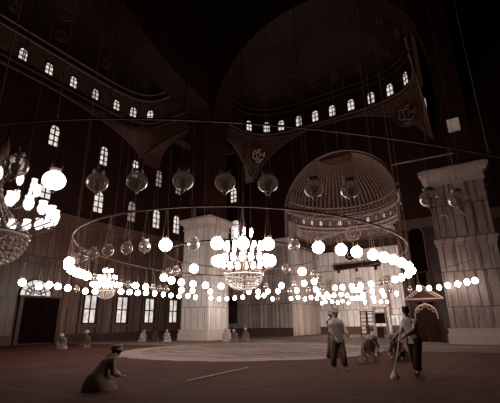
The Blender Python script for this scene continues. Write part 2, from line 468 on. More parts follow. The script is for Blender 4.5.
# blind arched niche in the right wall, which is painted as shaded, cornice above it
nb = MB(); n = 14; cx, hw = -6.05, .8; zr = 10.0
arc = [(cx + hw, 1.0)] + [(cx + hw * math.cos(PI * i / n), zr - .2 + hw * math.sin(PI * i / n)) for i in range(n + 1)] + [(cx - hw, 1.0)]
nb.tube([(x, YB - .08, z) for x, z in arc], .13, 6)
nb.tube([(x + (x - cx) * .28, YB - .05, z + (0.22 if z > 9.8 else 0)) for x, z in arc], .05, 5)
struct(nb.build('trim_12', 'trim_brown'))
pn = MB(); pn.add([(x, YB - .03, z) for x, z in arc], [tuple(range(len(arc)))]); struct(pn.build('wall_niche_panel', 'door'))
struct(MB().box(NX1 - .18, NX1 + .2, YB - .25, YB, 0, HD).build('trim_13', 'trim_brown'))
struct(MB().box(NX0 - .3, NX0 + .06, YB - .12, YB, 0, HD).build('trim_14', 'trim_pale'))

# ------------------------------------------------------------------ piers
def pier(x0, x1, y0, y1, label, detail, sx0=.12):
    t = thing('marble_pier', label, 'pier', (x0, y0, 0)); w = x1 - x0; dpt = y1 - y0
    mp = bpy.data.objects.new  # (local coordinates start at the near left corner)
    mm = 'marble_right_shaded' if detail else 'marble_lit'; tm = 'trim_right' if detail else 'trim_pale'  # both piers share one marble; the right takes the shaded copy
    mb = MB().box(0, w, 0, dpt, 0, HD)
    mb.build('cladding', mm, t)
    cb = MB()
    for dd, za, zb in ((.12, -.7, -.55), (.08, -.55, -.1), (.3, -.1, .12), (.45, .12, .38), (.3, .38, .5)):
        cb.box(-dd, w + dd, -dd, dpt + dd, HD + za, HD + zb)
    cb.build('cornice', tm, t)
    pb = MB()
    for dd, za, zb in ((.22, 0, .6), (.14, .6, .8), (.18, .8, .92)): pb.box(-dd, w + dd, -dd, dpt + dd, za, zb)
    pb.build('plinth', tm, t)
    MB().box(sx0, w - .12, .12, dpt - .12, HD + .5, 37.98).build('upper_shaft', 'plaster', t)
    r = MB()
    if detail:
        # ledges, corner strips and raised panels on the near face and the left face
        for za, zb, dd in ((6.35, 6.55, .16), (6.1, 6.35, .08), (9.2, 9.32, .06)):
            r.box(-dd, w + dd, -dd, dpt + dd, za, zb)
        for xa, xb in ((.0, .28), (1.0, 1.25), (2.1, 2.35)):
            r.box(xa, xb, -.1, 0, .92, HD - .7)
        for xa, xb in ((.42, .86), (1.4, 1.95), (2.5, 3.1)):
            for za, zb in ((1.3, 3.6), (3.85, 5.9), (6.8, 9.0)):
                r.box(xa, xb, -.05, 0, za, zb)
                r.box(xa + .1, xb - .1, -.09, -.05, za + .12, zb - .12)
        r.build('relief_panels', mm, t)
        # small blind arch carved on the upper panel
        a_ = MB()
        for cx in (.65, 1.68): MB().tube([(cx + .3 * math.cos(PI * i / 8), -.1, 7.9 + .3 * math.sin(PI * i / 8)) for i in range(9)], .04, 5).build('carved_arch', tm, t)
    else:
        for za, zb, dd in ((7.6, 7.68, .04), (4.3, 4.38, .04)):
            r.box(-dd, w + dd, -dd, dpt + dd, za, zb)
        for xa in (0, w - .14): r.box(xa, xa + .14, -.05, 0, .92, HD - .7)
        for ya in (0, dpt - .14): r.box(w, w + .05, ya, ya + .14, .92, HD - .7)
        r.build('joint_bands', tm, t)
    return t
pier(-25.5, -22.35, PY0, PY1, 'pale alabaster square pier standing left of centre behind the chandelier', False)
pier(-2.87, .5, PY0, PY1 + .3, 'half shaded carved marble pier at the right edge of the hall', True, 1.5)

# ------------------------------------------------------------------ great arches
def lerp_curve(P):
    def f(a):
        if a <= P[0][0]: return P[0][1]
        for (x0, z0), (x1, z1) in zip(P, P[1:]):
            if a <= x1: return z0 + (z1 - z0) * (a - x0) / (x1 - x0)
        return P[-1][1]
    return f
arch_wall('wall_arch_front', 'plaster', 'y', PY0 + .1, PY1 - .1, -22.4, -1.4, lambda a: semi(a, -22.4, -1.4, 21.3, 31.6), 38, 48)
arch_wall('wall_arch_left', 'plaster', 'x', -25.4, -22.5, YF, PY0 + .1,
          lerp_curve([(-4, 34), (8, 32), (13, 29.5), (16, 27.5), (18.7, 26.0), (21, 25.1), (23.3, 24.45), (27.5, 23.7), (28.1, 22.0)]), 38, 60)
# side arches that tie the far left pier to the outer walls
arch_wall('wall_side_arch_left', 'plaster', 'y', 28.3, 30.9, XL, -25.5, lambda a: semi(a, XL, -25.5, 19.8, 23.4, 2), 38, 30, 'plaster_orn')
arch_wall('wall_side_arch_back', 'plaster', 'x', -26.6, -25.15, PY1, YB, lambda a: semi(a, PY1, YB, 19.8, 24.6, 2), 38, 30, 'soffit')
arch_wall('wall_side_arch_right', 'plaster', 'x', -1.3, .3, PY1 + .3, YB, lambda a: semi(a, PY1 + .3, YB, 17.5, 23.5, 2), 38, 30, 'plaster_orn')
arch_wall('wall_corner_arch', 'plaster_orn', 'y', YB - .3, YB, XL, -25.4, lambda a: semi(a, -32.6, -25.9, 20.5, 24.9, 2), 26, 30, 'soffit')
struct(MB().box(XL, -25.4, PY1 - .1, YB, 25.6, 26).build('ceiling_corner', 'plaster'))
# tie beam crossing above the right pier
tb = MB().tube([(-4.95, 27.7, 12.5), (-3.2, 27.7, 12.45), (-.9, 27.7, 12.4)], .06, 6).build('tie_rod', 'wire')
tag(tb, 'thin pale iron tie rod running level above the right pier', 'tie rod')

# ------------------------------------------------------------------ half domes
def half_dome(label, T, a, b, n_exp, rect_a, rect_b, z_corner, z_crown, z_ring, z_shell, apex, wins, win_z, win_w, win_h,
              mats, flutes=0, roundels=None, medallions=(), front_open=0.0, corn=.28, back_arch=True):
    """T maps (u along the wall, v depth, z) to the hall; u in [-a,a], v in [0,b]"""
    t = thing('half_dome', label, 'dome', T(0, 0, z_ring)); L = Vector(t.location)
    TT = lambda u, v, z: tuple(Vector(T(u, v, z)) - L)
    def plan(th, s=1.0):
        c, q = math.cos(th), math.sin(th)
        r = (abs(c) ** n_exp + abs(q) ** n_exp) ** (-1.0 / n_exp)
        return a * s * c * r, b * s * q * r
    NT_ = 96
    TH = [PI * i / NT_ for i in range(NT_ + 1)]
    # pendentives
    pe = MB(); vs = []; rows = 8
    for th in TH:
        u1, v1 = plan(th)
        c, q = math.cos(th), math.sin(th)
        k_ = min(rect_a / max(abs(c), 1e-6), rect_b / max(q, 1e-6)); u0, v0 = c * k_, q * k_
        if abs(v0 - rect_b) < 1e-6: w_ = abs(u0) / rect_a; zc = z_corner + (z_crown - z_corner) * max(0, 1 - w_ ** 2) ** .5
        else: w_ = v0 / rect_b; zc = z_corner + (z_crown - 1.5 - z_corner) * max(0, 1 - w_ ** 2) ** .5
        for r in range(rows + 1):
            f = r / rows; e = math.sin(f * PI / 2) ** 1.3
            vs.append(TT(u0 + (u1 - u0) * e, v0 + (v1 - v0) * e, zc + (z_ring - zc) * f))
    fs = [(i * (rows + 1) + r, (i + 1) * (rows + 1) + r, (i + 1) * (rows + 1) + r + 1, i * (rows + 1) + r + 1) for i in range(NT_) for r in range(rows)]
    pe.add(vs, fs).build('pendentive', mats['pend'], t, True)
    ed = [vs[i * (rows + 1)] for i in range(NT_ + 1)]
    MB().tube([Vector(p) + Vector((0, 0, .02)) for p in ed], corn * .42, 6).build('arch_moulding', mats['corn'], t, True)
    MB().tube([vs[i * (rows + 1) + 2] for i in range(NT_ + 1)], corn * .2, 5).build('arch_moulding', mats['corn'], t, True)
    ring_pts = [plan(th) for th in TH]
    def ring(z, r, name, mat, s=.985, dz=None):
        pts = [TT(*plan(th, s), z) for th in TH]
        return MB().tube(pts, r, 6).build(name, mat, t, True)
    ring(z_ring, corn * .5, 'cornice', mats['corn'])
    ring(z_ring - .55, corn * .25, 'cornice', mats['corn'])
    # drum
    dr = MB(); vs = [TT(*plan(th), z) for th in TH for z in (z_ring, z_shell)]
    dr.add(vs, [(2 * i, 2 * i + 2, 2 * i + 3, 2 * i + 1) for i in range(NT_)]).build('drum', mats['drum'], t)
    ring(z_shell, corn * .4, 'cornice', mats['corn2']); ring(z_shell + .75, corn * .4, 'cornice', mats['corn2'], .975)
    # shell
    sh = MB(); vs = []; R = 20
    NP = (flutes * 6 if flutes else 96); THS = [PI * i / NP for i in range(NP + 1)]
    H = apex - z_shell
    for th in THS:
        for r in range(R + 1):
            e = r / R * PI / 2; s = math.cos(e); z = z_shell + H * math.sin(e)
            if flutes:
                fl = abs(math.sin(th * flutes)); s *= 1 - .055 * (1 - fl) * min(1, (1 - r / R) * 4) 
            u, v = plan(th, max(s, .001)); vs.append(TT(u, v, z))
    sh.add(vs, [(i * (R + 1) + r, (i + 1) * (R + 1) + r, (i + 1) * (R + 1) + r + 1, i * (R + 1) + r + 1) for i in range(NP) for r in range(R)])
    sh.build('shell', mats['shell'], t, not flutes)
    if flutes:
        rb = MB()
        for q in range(flutes + 1):
            th = PI * q / flutes
            pts = []
            for r in range(0, 17):
                e = r / 20 * PI / 2; s = math.cos(e) * .94; u, v = plan(th, s); pts.append(TT(u, v, z_shell + H * math.sin(e) - .02))
            rb.tube(pts, [.05 + .10 * (1 - i / 16) for i in range(17)], 6)
        rb.build('gilded_ribs', 'rib', t)
        for f_, zz in ((.22, .03), (.45, .12)):
            pts = [TT(*plan(th, math.cos(math.asin(min(1, zz * 1.6))) * .95), z_shell + H * zz * 1.6) for th in TH]
            MB().tube(pts, .09, 5).build('band_moulding', 'trim_pale', t, True)
        dk = MB(); vs = [TT(0, .2, apex - .35)] + [TT(*plan(th, .30), z_shell + H * .93) for th in TH]
        dk.add(vs, [(0, i, i + 1) for i in range(1, len(TH))]); dk.build('crown_panel', 'plaster_orn', t)
        # beads of the band below the ribs
        bd = MB().tube([TT(*plan(PI * q / 240, .96), z_shell - .3) for q in range(241)], [.05 + .06 * (q % 4 in (1, 2)) for q in range(241)], 6)
        bd.build('bead_moulding', 'trim_pale', t)
    # roundels painted inside the shell
    if roundels:
        for th, e in roundels:
            rd = MB()
            u, v = plan(th, math.cos(e) * .985); z = z_shell + H * math.sin(e)
            p = Vector(TT(u, v, z)); cc = Vector(TT(0, 0, z_shell)); nn = (cc - p).normalized()
            up = Vector((0, 0, 1)); e1 = nn.cross(up).normalized(); e2 = nn.cross(e1)
            p = p + nn * .15
            for R_ in (.55, .28):
                rd.tube([p + (e1 * math.cos(2 * PI * q / 12) + e2 * math.sin(2 * PI * q / 12)) * R_ for q in range(12)], .06, 4, True)
            rd.build('roundel', 'trim_brown', t)
    # windows of the drum
    for th in wins:
        u, v = plan(th); u2, v2 = plan(th + .01); du, dv = u2 - u, v2 - v; l = math.hypot(du, dv); du /= l; dv /= l
        nu, nv = (-dv, du)
        if nu * u + nv * v > 0: nu, nv = -nu, -nv
        PT = lambda d_, q, z, u=u, v=v, du=du, dv=dv, nu=nu, nv=nv: TT(u + du * q + nu * (d_ + .05), v + dv * q + nv * (d_ + .05), z)
        wmat = mats['pane'] if not isinstance(mats['pane'], list) else random.choice(mats['pane'])
        window('window', 'x', 0, 1, 0, win_z - win_h / 2, win_w, win_h, parent=t, T=PT, cols=2, rows=2, fw=.09 if win_w > .6 else .03, pane=wmat)
    # calligraphic medallions on the pendentives
    for (u, v, z, r_, nu, nv, lm) in medallions:
        m_ = MB(); N_ = 28; e1 = (-nv, nu)
        P_ = lambda q, zz, dd=0: TT(u + e1[0] * q + nu * dd, v + e1[1] * q + nv * dd, z + zz)
        m_.add([P_(r_ * math.cos(2 * PI * i / N_), r_ * math.sin(2 * PI * i / N_), .0) for i in range(N_)] + [P_(r_ * math.cos(2 * PI * i / N_), r_ * math.sin(2 * PI * i / N_), -.15) for i in range(N_)],
               [tuple(range(N_))] + [(i, (i + 1) % N_, N_ + (i + 1) % N_, N_ + i) for i in range(N_)])
        mo = m_.build('medallion', 'roundel_ground', t)
        rm = MB()
        for rr_ in (1.0, .86): rm.tube([P_(r_ * rr_ * math.cos(2 * PI * i / N_), r_ * rr_ * math.sin(2 * PI * i / N_), .06) for i in range(N_)], .05, 5, True)
        rm.build('rim', 'trim_brown', mo)
        le = MB(); rs = random.Random(5)
        # flowing thuluth strokes: bowls, uprights and dots
        for (x0, z0, rad, s0, s1) in ((-.35, -.1, .28, PI, 2 * PI), (.2, -.2, .34, PI * .9, 2 * PI), (-.05, .2, .22, .2, PI * 1.2), (.38, .25, .18, PI, 2.2 * PI), (-.4, .35, .16, 0, PI * 1.5), (0, -.5, .3, PI, 1.95 * PI), (.05, .52, .16, 0, PI)):
            pts = [P_((x0 + rad * math.cos(s0 + (s1 - s0) * i / 9)) * r_, (z0 + rad * math.sin(s0 + (s1 - s0) * i / 9)) * r_, .08) for i in range(10)]
            le.tube(pts, [.02 + .075 * r_ * .8 * math.sin(PI * (i + .5) / 10) for i in range(10)], 4)
        for x0, z0, z1 in ((-.55, -.25, .35), (-.2, -.2, .6), (.12, -.3, .55), (.5, -.35, .3), (.62, -.15, .2)):
            le.tube([P_(x0 * r_, z0 * r_, .08), P_((x0 + .06) * r_, z1 * r_, .08)], .055 * r_, 4)
        for x0, z0 in ((-.62, .05), (.32, .02), (-.1, -.72), (.3, .68), (-.35, .66), (.68, .3)):
            le.sphere(P_(x0 * r_, z0 * r_, .08), .07 * r_, 6, 4)
        le.build('calligraphy', lm, mo)
    return t

def th_of(a, b, u, v): return math.atan2(v / b, u / a)

# dome over the front bay
FA, FB, FC = 11.2, 10.0, -14.0
def TF(u, v, z): return (FC + u, PY1 + v, z)
def th_u(a, n, u, inv=False):
    """angle of the superellipse whose across coordinate is u"""
    lo, hi = 0.0, PI
    for _ in range(40):
        m = (lo + hi) / 2; c, q = math.cos(m), math.sin(m); r = (abs(c) ** n + abs(q) ** n) ** (-1 / n)
        if a * c * r > u: lo = m
        else: hi = m
    return m
fw_ = [th_u(FA, 4, x - FC) for x in (-24.3, -22.5, -20.6, -18.1, -15.8, -13.5, -11.1, -8.6, -6.3, -4.3)]
half_dome('large dark half dome over the back bay, windows in its curved drum', TF, FA, FB, 4, 11.1, 9.95, 18.6, 25.3, 25.6, 28.6, 35.5, fw_, 26.75, .95, 1.7,
          dict(pend='plaster_orn', corn='trim_brown', drum='plaster', corn2='trim_dark', shell='plaster', pane='pane', letter='lettering'),
          roundels=[(th_, e_) for th_ in [PI * q / 11 for q in range(1, 11)] for e_ in (.35, .65, .95)],
          medallions=[(-9.25, 7.9, 22.3, 1.2, .5, -.86, 'lettering'), (9.2, 8.15, 22.45, 1.4, -.1, -.99, 'rib')])
# dome over the left bay
LB, LA, LC = 7.65, 14.1, 14.0
def TL(u, v, z): return (-25.55 - v, LC - u, z)
lw_ = [th_u(LA, 6, LC - y) for y in (27.55, 25.9, 23.8, 21.1, 18.5, 15.9, 13.4, 10.9, 8.4)]
half_dome('large half dome over the left bay, its drum crossed by a double moulding', TL, LA, LB, 6, 14.15, 7.42, 19.6, 23.4, 24.2, 27.2, 34.5, lw_, 25.4, .9, 1.45,
          dict(pend='plaster_orn', corn='trim_brown', drum='drum_orn', corn2='rib', shell='plaster', pane='pane', letter='lettering'),
          roundels=[(th_, e_) for th_ in [PI * q / 9 for q in range(1, 9)] for e_ in (.3, .6, .9)])
# ribbed shell over the recessed bay
def TM(u, v, z): return (-13.9 + u, YB + .35 + v, z)
half_dome('ribbed gilded half dome over the recessed bay, ringed by small lit openings', TM, 6.9, 7.7, 2.0, 6.85, 7.6, 11.3, 13.1, 13.5, 15.0, 21.0,
          [PI * (q + .5) / 17 for q in range(17)], 14.2, .45, .7,
          dict(pend='gold_orn', corn='trim_pale', drum='gold_orn', corn2='trim_pale', shell='plaster_orn', pane=['pane', 'pane_dim', 'pane_dim'], letter='lettering'),
          flutes=34, corn=.22)

# round carved medallion and beam on the bay's back wall
md = MB(); P0 = (-14.85, NY - .1, 12.65)
for r_ in (1.05, .85, .45): md.tube([(P0[0] + r_ * math.cos(2 * PI * i / 24), P0[1] - .05, P0[2] + r_ * math.sin(2 * PI * i / 24)) for i in range(24)], .07, 5, True)
for q in range(8):
    a = PI * q / 4; md.tube([(P0[0] + .1 * math.cos(a), P0[1] - .05, P0[2] + .1 * math.sin(a)), (P0[0] + .8 * math.cos(a + .3), P0[1] - .05, P0[2] + .8 * math.sin(a + .3))], .04, 4)
tag(md.build('wall_medallion', 'lettering'), 'round gilded medallion in the patterned band high on the bay wall', 'medallion')
bm_ = MB().box(-17.8, -11.8, NY - .5, NY - .1, 8.05, 8.65)
for x_ in (-17.2, -14.8, -12.4): bm_.box(x_ - .1, x_ + .1, NY - .45, NY, 7.6, 8.1)
tag(bm_.build('wall_beam', 'darkwood'), 'long dark wooden beam fixed on the pale bay wall below the medallion', 'beam')  # a beam on brackets against the bay wall
rn = MB()
rn.tube([(-15.55 + .5 * math.cos(2 * PI * i / 20), NY - .16, 9.8 + .5 * math.sin(2 * PI * i / 20)) for i in range(20)], .14, 6, True)
rn.lathe([(.3, 0), (.3, .06)], (0, 0, 0), 16) if False else None
rn.sphere((-15.55, NY - .16, 9.8), .22, 10, 6, 1, .4, 1)
tag(rn.build('wall_plaque', 'darkwood'), 'small dark round plaque on the pale wall above the long beam', 'plaque')  # plaque set flat against the bay wall, it does not hang
# pale engaged columns of the bay
for i, x_ in enumerate((-18.2, -14.6, -11.4)):
    cb = MB().lathe([(.34, 0), (.34, .5), (.24, .65), (.21, 6.0), (.3, 6.2), (.36, 6.6)], (0, 0, 0), 14)
    o = cb.build('wall_column', 'trim_pale', None, True, (x_, NY - .4, 0))
    tag(o, 'pale engaged column on the bay wall, %s of three' % ('leftmost', 'middle', 'rightmost')[i], 'column', 'columns of the recessed bay')

# ------------------------------------------------------------------ carved gate (dark portal beside the right pier)
gt = thing('carved_gate', 'tall carved dark wooden gate with a pointed gable left of the right pier', 'gate', (-4.45, 29.6, 0), .12)
gt.scale = (.88, 1, .96)
g = MB()
for s_ in (-1, 1):
    g.box(s_ * .98 - .13, s_ * .98 + .13, -.15, .15, 0, 2.75); g.box(s_ * .98 - .2, s_ * .98 + .2, -.2, .2, 0, .3)
g.box(-1.18, 1.18, -.16, .16, 2.75, 2.95)
g.build('gate_frame', 'wood', gt)
g = MB(); n = 12
g.tube([(-.82, 0, 1.6)] + [(.82 * math.cos(PI - PI * i / n), -.05, 1.75 + .85 * math.sin(PI - PI * i / n)) for i in range(n + 1)] + [(.82, 0, 1.6)], .07, 6)
for q in range(5): g.tube([(-.62 + .31 * q + .14 * math.cos(PI * 2 * i / 10), -.09, 2.55 - .18 * abs(q - 2) + .14 * math.sin(PI * 2 * i / 10)) for i in range(10)], .03, 4, True)
g.build('carved_arch', 'trim_right', gt)
g = MB()
g.add([(-1.35, -.14, 2.95), (1.35, -.14, 2.95), (0, -.14, 3.85), (-1.35, .14, 2.95), (1.35, .14, 2.95), (0, .14, 3.85)], [(0, 1, 2), (5, 4, 3), (0, 3, 4, 1), (1, 4, 5, 2), (2, 5, 3, 0)])
g.build('gable', 'wood', gt)
g = MB(); g.tube([(-1.4, -.18, 2.98), (0, -.18, 3.92), (1.4, -.18, 2.98)], .07, 6); g.tube([(-1.0, -.18, 3.08), (0, -.18, 3.7), (1.0, -.18, 3.08)], .035, 5); g.tube([(-1.4, -.18, 2.98), (1.4, -.18, 2.98)], .05, 5)
g.build('gable_moulding', 'trim_right', gt)
g = MB()
for s_ in (-1, 1):
    x0 = min(s_ * .02, s_ * .84); x1 = max(s_ * .02, s_ * .84)
    lf = MB().box(x0, x1, .02, .1, .05, 2.4)
    lo = lf.build('door_leaf', 'darkwood', gt)
    pl = MB()
    for z0, z1 in ((.2, .9), (1.0, 1.6), (1.7, 2.2)): pl.box(x0 + .12, x1 - .12, -.02, .02, z0, z1)
    pl.build('leaf_panels', 'darkwood', lo)

# ------------------------------------------------------------------ ladder and tall chair in the bay opening
ld = thing('step_ladder', 'tall double step ladder standing in front of the recessed bay', 'ladder', (-11.35, 39.2, 0), .1)
for s_, yy in ((-1, -.35), (1, .35)):
    b_ = MB()
    for x0 in (-.62, -.06) if s_ < 0 else (.0, .56):
        b_.tube([(x0, yy * 1.0, 0), (x0 + .03, yy * .15, 2.35)], .05, 5)
    for q in range(6):
        z = .3 + q * .37; f_ = 1 - .85 * z / 2.35; x0 = -.62 if s_ < 0 else .0
        b_.tube([(x0, yy * f_, z), (x0 + .56, yy * f_, z)], .042, 5)
    b_.build('ladder_side', 'darkwood', ld)
MB().box(-.66, .62, -.09, .09, 2.33, 2.42).build('top_step', 'darkwood', ld)
ch = thing('reader_chair', 'high wooden reader chair with pale frame and canopy, right of the step ladder', 'chair', (-10.1, 39.4, 0), .1)
for sx in (-1, 1):
    for sy in (-1, 1): MB().tube([(sx * .62, sy * .42, 0), (sx * .5, sy * .36, 2.75)], .06, 6).build('leg', 'palewood', ch)
MB().box(-.58, .58, -.42, .42, 1.25, 1.35).build('seat', 'wood', ch)
MB().box(-.55, .55, .32, .38, 1.35, 2.3).build('backrest', 'darkwood', ch)
MB().box(-.6, .6, -.45, .45, 2.2, 2.3).box(-.66, .66, -.5, .5, 2.7, 2.8).build('canopy', 'palewood', ch)
st_ = MB()
for q in range(3): st_.box(-.3, .3, -.95 + q * .2, -.75 + q * .2, .3 * q, .3 * q + .3)
st_.build('steps', 'wood', ch)

# ------------------------------------------------------------------ globe lamps
GR = .178
def make_globe(mat, near):
    SQ = .84 if near else .97
    t = bpy.data.objects.new('hanging_globe_lamp', None); C.objects.link(t); t.empty_display_size = .1
    n, m = (28, 18) if near else (14, 9)
    s = MB(); prof = []
    for i in range(1, m):
        a = PI * i / m; prof.append((GR * math.sin(a), -GR * SQ * math.cos(a)))
    s.lathe(prof, (0, 0, 0), n, True)
    s.build('glass_globe', mat, t, True)
    c = MB().lathe([(.07, .145), (.085, .15), (.095, .185), (.085, .195)], (0, 0, 0), 20 if near else 10, False)
    for q in range(3):
        a = 2 * PI * q / 3 + .3; c.tube([(.088 * math.cos(a), .088 * math.sin(a), .19), (.10 * math.cos(a), .10 * math.sin(a), .25)], .008, 4)
    c.build('collar', 'trim_pale', t)
    f = MB().lathe([(.02, -.15), (.045, -.16), (.04, -.175), (.016, -.185), (.022, -.20), (.006, -.215)], (0, 0, 0), 10)
    f.build('finial', 'bulb', t, True)
    w = MB()
    for q in range(3):
        a = 2 * PI * q / 3 + .3; w.tube([(.095 * math.cos(a), .095 * math.sin(a), .22), (.02 * math.cos(a), .02 * math.sin(a), 1.04)], .0055 if near else .008, 3)
    w.build('suspension_wires', 'wire', t)
    if near:
        cup = MB().lathe([(.015, -.13), (.05, -.10), (.06, -.03), (.065, .02)], (0, 0, 0), 14)
        cup.lathe([(.012, .02), (.012, .09)], (0, 0, 0), 8)
        for q in range(3):
            a = 2 * PI * q / 3; cup.tube([(.06 * math.cos(a), .06 * math.sin(a), .0), (.11 * math.cos(a), .11 * math.sin(a), .19)], .006, 3)
        cup.build('oil_cup', 'bulb', t, True)
    return t
proto = {('lit', 0): make_globe('lit', False), ('clear', 0): make_globe('glass', False), ('clear', 1): make_globe('glass', True), ('lit', 1): make_globe('lit_near', True)}
used = set()
def globe(kind, near, x, y, z, label, group):
    p = proto[(kind, near)]
    if (kind, near) in used: o = copy_tree(p)
    else: o = p; used.add((kind, near))
    o.location = (x, y, z); o.rotation_euler = (0, 0, (x * 7 + y * 3) % 2)
    if near: o.scale = (.95, .95, 1)
    if y > 19: o.scale = (.85, .85, 1)
    return tag(o, label, 'lamp', group)
ORD = ['first', 'second', 'third', 'fourth', 'fifth', 'sixth', 'seventh', 'eighth', 'ninth', 'tenth', 'eleventh', 'twelfth', 'thirteenth', 'fourteenth', 'fifteenth', 'sixteenth',
       'seventeenth', 'eighteenth', 'nineteenth', 'twentieth']
def ordn(i):
    if i < 20: return ORD[i]
    return {2: 'twenty-', 3: 'thirty-', 4: 'forty-', 5: 'fifty-'}[(i + 1) // 10] + ORD[(i + 1) % 10 - 1] if (i + 1) % 10 else {3: 'thirtieth', 4: 'fortieth', 5: 'fiftieth'}[(i + 1) // 10]

E_NEAR = [(-5.38, 2.37, 0), (-5.49, 3.0, 1), (-5.02, 3.43, 0), (-4.47, 3.75, 0), (-3.85, 4.13, 0), (-3.36, 4.57, 0), (-2.82, 5.0, 0), (-2.3, 5.65, 0), (-1.81, 6.05, 0), (-0.76, 7.37, 0), (-0.32, 7.75, 0)]
E_FAR = [(-20.16, 10.22, 1), (-21.52, 11.84, 1), (-20.3, 11.7, 1), (-20.76, 12.49, 1), (-21.17, 13.35, 1), (-21.36, 14.05, 0), (-22.26, 15.27, 1), (-22.07, 15.85, 1), (-20.86, 16.93, 1), (-20.89, 17.67, 1), (-20.94, 18.42, 1), (-20.53, 18.79, 1), (-20.49, 19.56, 1), (-20.7, 20.63, 1), (-21.0, 21.73, 1), (-21.14, 22.77, 1), (-20.42, 23.0, 1), (-21.12, 24.7, 1), (-20.65, 26.19, 1), (-20.97, 27.73, 1), (-20.22, 27.9, 1), (-19.19, 27.62, 1), (-17.99, 27.06, 1), (-16.67, 27.34, 1), (-15.72, 26.7, 1), (-17.4, 31.08, 1), (-16.69, 30.81, 0), (-15.82, 31.67, 1), (-14.75, 30.88, 1), (-15.19, 33.28, 1), (-13.89, 31.71, 1), (-14.05, 33.41, 1), (-13.05, 32.52, 1), (-12.53, 32.49, 1), (-11.29, 30.42, 1), (-10.57, 30.06, 1), (-10.58, 31.54, 1), (-9.19, 31.35, 1), (-9.43, 35.12, 1), (-8.15, 33.83, 1), (-6.77, 32.17, 1), (-5.08, 28.57, 0), (-4.43, 28.14, 1), (-3.86, 28.53, 1), (-3.24, 28.49, 1), (-2.58, 27.11, 1), (-1.96, 26.51, 1), (-1.4, 25.64, 1), (-0.96, 24.92, 1)]
B_ = [(-8.29, 7.42, 0), (-7.67, 7.62, 1), (-6.93, 7.96, 0), (-6.37, 8.31, 1), (-5.8, 8.75, 1), (-5.27, 9.26, 1), (-4.76, 9.88, 0), (-4.29, 10.57, 1), (-3.87, 11.36, 1), (-3.59, 12.03, 1), (-3.31, 12.9, 1), (-3.13, 13.63, 1), (-2.99, 14.45, 1), (-2.9, 15.33, 1), (-2.88, 16.57, 1), (-3.03, 17.97, 1), (-3.44, 19.46, 1), (-3.99, 20.62, 1), (-4.49, 21.38, 1), (-5.13, 22.12, 0), (-5.54, 22.49, 0), (-6.2, 23.0, 1), (-6.97, 23.46, 1), (-7.61, 23.74, 1), (-8.29, 23.97, 1), (-8.84, 24.11, 1), (-9.81, 24.24, 0), (-10.25, 24.25, 1), (-10.79, 24.24, 0), (-11.59, 24.15, 1), (-12.09, 24.04, 0), (-12.88, 23.8, 1), (-13.52, 23.53, 1), (-14.12, 23.2, 1), (-14.66, 22.83, 1), (-16.47, 20.79, 1), (-17.01, 19.6, 1), (-17.24, 18.77, 1), (-17.4, 17.59, 0), (-17.41, 17.0, 0), (-17.39, 16.45, 0), (-17.33, 15.8, 1), (-17.16, 14.89, 1), (-16.99, 14.21, 0), (-16.82, 13.61, 0), (-16.57, 12.89, 0), (-16.21, 12.02, 1), (-15.83, 11.25, 0), (-15.45, 10.59, 1), (-15.1, 10.1, 1), (-14.73, 9.61, 1), (-14.1, 8.95, 1), (-13.23, 8.27, 1), (-12.5, 7.82, 1), (-11.8, 7.56, 0), (-11.12, 7.36, 0), (-10.41, 7.25, 0), (-9.65, 7.22, 0), (-8.9, 7.29, 0)]
C_ = [(-11.87, 12.05, 0), (-13.19, 13.13, 1), (-13.82, 14.29, 1), (-14.08, 15.29, 1), (-14.16, 16.32, 1), (-14.05, 17.29, 1), (-13.7, 18.31, 1), (-11.72, 20.19, 0), (-10.77, 20.39, 1), (-9.88, 20.33, 0), (-9.16, 20.08, 1), (-8.29, 19.48, 1), (-7.48, 18.34, 0), (-7.04, 16.61, 0), (-7.04, 15.3, 1), (-7.26, 14.18, 0), (-10.15, 11.73, 1), (-11.19, 11.8, 0)]
F_ = [(-11.75, 28.4, 1), (-11.33, 28.99, 1), (-16.92, 41.6, 1), (-15.6, 39.32, 1), (-15.05, 39.91, 1), (-15.14, 41.74, 1), (-13.76, 39.43, 1), (-14.52, 43.57, 1), (-12.57, 43.32, 1), (-11.34, 42.44, 1), (-10.87, 43.46, 1), (-10.52, 44.64, 1), (-7.6, 28.29, 1), (-7.14, 29.15, 1), (-6.41, 28.79, 0), (-8.27, 28.9, 0)]
HZ = 3.5
# image-like ordering uses the bearing seen from the entrance corner, counted clockwise
def bearing(p): return math.atan2(p[0], p[1])
for i, (x, y, l) in enumerate(sorted(E_NEAR, key=bearing)):
    globe('lit' if l else 'clear', 1, x, y, HZ, ('large lit milky glass globe lamp, only bright one in the nearest row' if l else
          'large clear glass globe lamp in the nearest row, %s from its left end' % ordn(i)), 'globe lamps of the nearest row')
for i, (x, y, l) in enumerate(sorted(E_FAR, key=bearing)):
    globe('lit' if l else 'clear', 0, x, y, HZ, '%s glass globe lamp in the outermost far row, %s from its left end' % ('small lit' if l else 'small unlit', ordn(i)), 'globe lamps of the outermost row')
ang = lambda p: math.atan2(p[1] - 16, p[0] + 10.3)
near_side = sorted([p for p in B_ if p[0] * .53 - p[1] * .85 > -10.3 * .53 - 16 * .85], key=bearing)
far_side = sorted([p for p in B_ if p not in near_side], key=bearing)
for nm, lst in (('near half', near_side), ('far half', far_side)):
    for i, (x, y, l) in enumerate(lst):
        globe('lit' if l else 'clear', 0, x, y, HZ, '%s globe lamp on the %s of the great ring, %s from left' % ('lit' if l else 'unlit', nm, ordn(i)), 'globe lamps of the great ring')
for i, (x, y, l) in enumerate(sorted(C_, key=bearing)):
    globe('lit' if l else 'clear', 0, x, y, HZ, '%s globe lamp of the small ring around the central chandelier, %s from the left' % ('lit' if l else 'unlit', ordn(i)), 'globe lamps of the inner ring')
